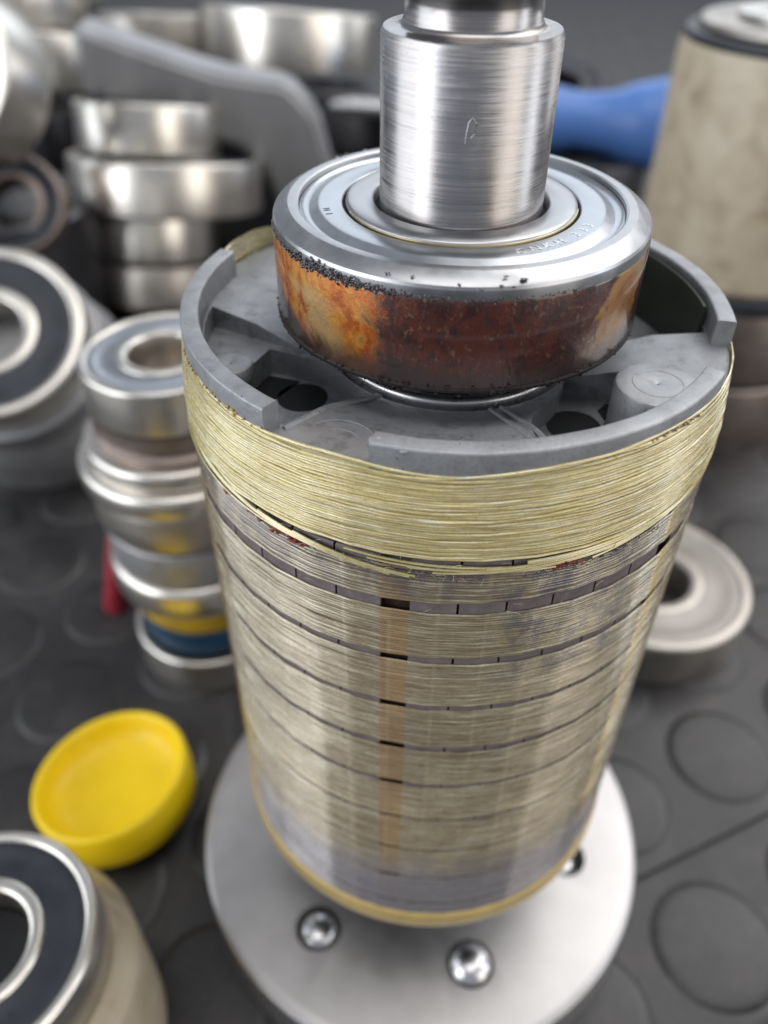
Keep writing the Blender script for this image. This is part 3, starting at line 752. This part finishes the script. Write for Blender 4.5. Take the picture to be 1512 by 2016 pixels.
# second rotor at the right on a pile of bearings
rx, ry = 122, 219
r2 = thing('rotor', 'out of focus rotor in mottled beige wrap at the right border', 'rotor', (rx, ry, 66))
lathe('wrapped_body', [(10, 0), (38, 0), (39.5, 2), (39.5, 74), (38.5, 77), (10, 77)], M['bg_wrap'], r2, 96)
lathe('end_disc', rbox(8, 38.5, 77, 80, 1.2, 3), M['seal'], r2, 96)
lathe('end_cap', rbox(8, 34, 80, 83, 1.2, 3), M['bearing_dull'], r2, 96)
lathe('end_ring', rbox(8, 22, 83, 85.5, 1, 3), M['bearing'], r2, 96)
lathe('shaft_end', [(0, 80), (8, 80), (8, 90), (6.5, 91.5), (0, 92)], M['screw'], r2, 48)
lathe('lower_disc', rbox(8, 40.5, -7, 0, 1.6, 3), M['seal'], r2, 96)
g = 'brown bearings under the beige rotor'
bearing('upper brown bearing under the beige rotor at the right', 78, 40, 30, (rx, ry, 29), steel='bearing_brown', group=g)
bearing('lower brown bearing on the mat under the beige rotor', 80, 40, 27.5, (rx, ry, 0), steel='bearing_brown', group=g)

# bearing lying on the mat at the right
bearing('steel bearing lying alone on the mat, right of the rotor', 62, 25, 17, (72.5, 85.6, 0), (0, 0, 0), seal='beige', steel='bearing_dull', seg=96)

# blue handle and what it rests on
def blue():
    t = thing('blue_handle', 'blue plastic tool handle with a flared end, right of the shaft', 'tool', (100, 428, 60), (0, R(90), R(-8)))
    prof = [(0, -110), (13, -110), (17, -100), (17.5, -60), (20, -44), (18, -26), (15.5, -12), (17.0, 6), (21.5, 18), (24, 28), (23.5, 36), (19, 39), (0, 39.5)]
    o = lathe('grip', prof, M['blue'], t, 48)
    lathe('end_cap', [(17, 30), (24.6, 30), (25.4, 33), (24.6, 38), (20, 41), (0, 41.5), (0, 38), (17, 38)], M['blue'], t, 48)
    lathe('tool_shaft', [(0, -170), (5, -170), (5, -109), (0, -109)], M['screw'], t, 24)
blue()
bearing('dark bearing under the blue handle', 80, 40, 42, (96, 438, 0), steel='dark_steel')
bearing('small dark bearing tilted up behind the blue handle', 56, 27, 16, (78, 470, 58), (R(24), 0, 0), steel='dark_steel', seal='rubber')
bearing('brown bearing under the tilted one behind the blue handle', 70, 30, 54, (78, 490, 0), (0, 0, 0), steel='bearing_brown', seal='rubber')
rt = thing('red_jar', 'small red jar under the blue handle', 'jar', (100, 352, 0))
lathe('jar_wall', rbox(.01, 9, 0, 40, 1.5), M['red'], rt, 32)

# lower left: bearing on a short wrapped rotor
r3 = thing('rotor', 'short beige wrapped rotor under the black sealed bearing, bottom left corner', 'rotor', (-78, -48, 0))
lathe('core', [(0, 0), (9, 0), (9, 45), (0, 45)], M['black'], r3, 32)  # black fill added so the bore of the bearing above looks dark
lathe('wrapped_body', [(8, 0), (23.5, 0), (25, 2), (25, 33), (24.3, 35), (21.5, 39.5), (8, 40)], M['bg_wrap'], r3, 96)
bearing('black sealed bearing on the short wrapped rotor, bottom left corner', 42, 18.5, 12, (-78, -48, 40.2), seg=96)

# yellow cap
yc = thing('plastic_cap', 'bright yellow plastic cap lying open side up on the black mat', 'cap', (-76.6, 6.6, 1.6), (R(-4), R(-8), 0))
lathe('cup', [(0, 0), (14.5, 0), (17.6, 1.0), (19.2, 3.2), (19.7, 8), (19.7, 14.0), (19.3, 14.9), (18.6, 15.1), (17.9, 14.5), (17.3, 11.8), (16.2, 9.4), (13.8, 7.8), (9, 7.0), (0, 6.6)], M['yellow'], yc, 96, sharp=70)
# green clip
gc = thing('green_clip', 'small green plastic piece at the bottom right corner of the mat', 'plastic piece', (80, -41, 1.2), (0, 0, R(28)))
link('clip_body', mesh('clip_body', *prism([(-8, -8), (10, -8), (10, 4), (4, 6), (-4, 4), (-8, 0)], 0, 5)), M['green'], gc)
link('clip_tab', mesh('clip_tab', *prism([(-2, -6), (6, -6), (6, 0), (-2, 0)], 5.01, 7)), M['green'], gc)
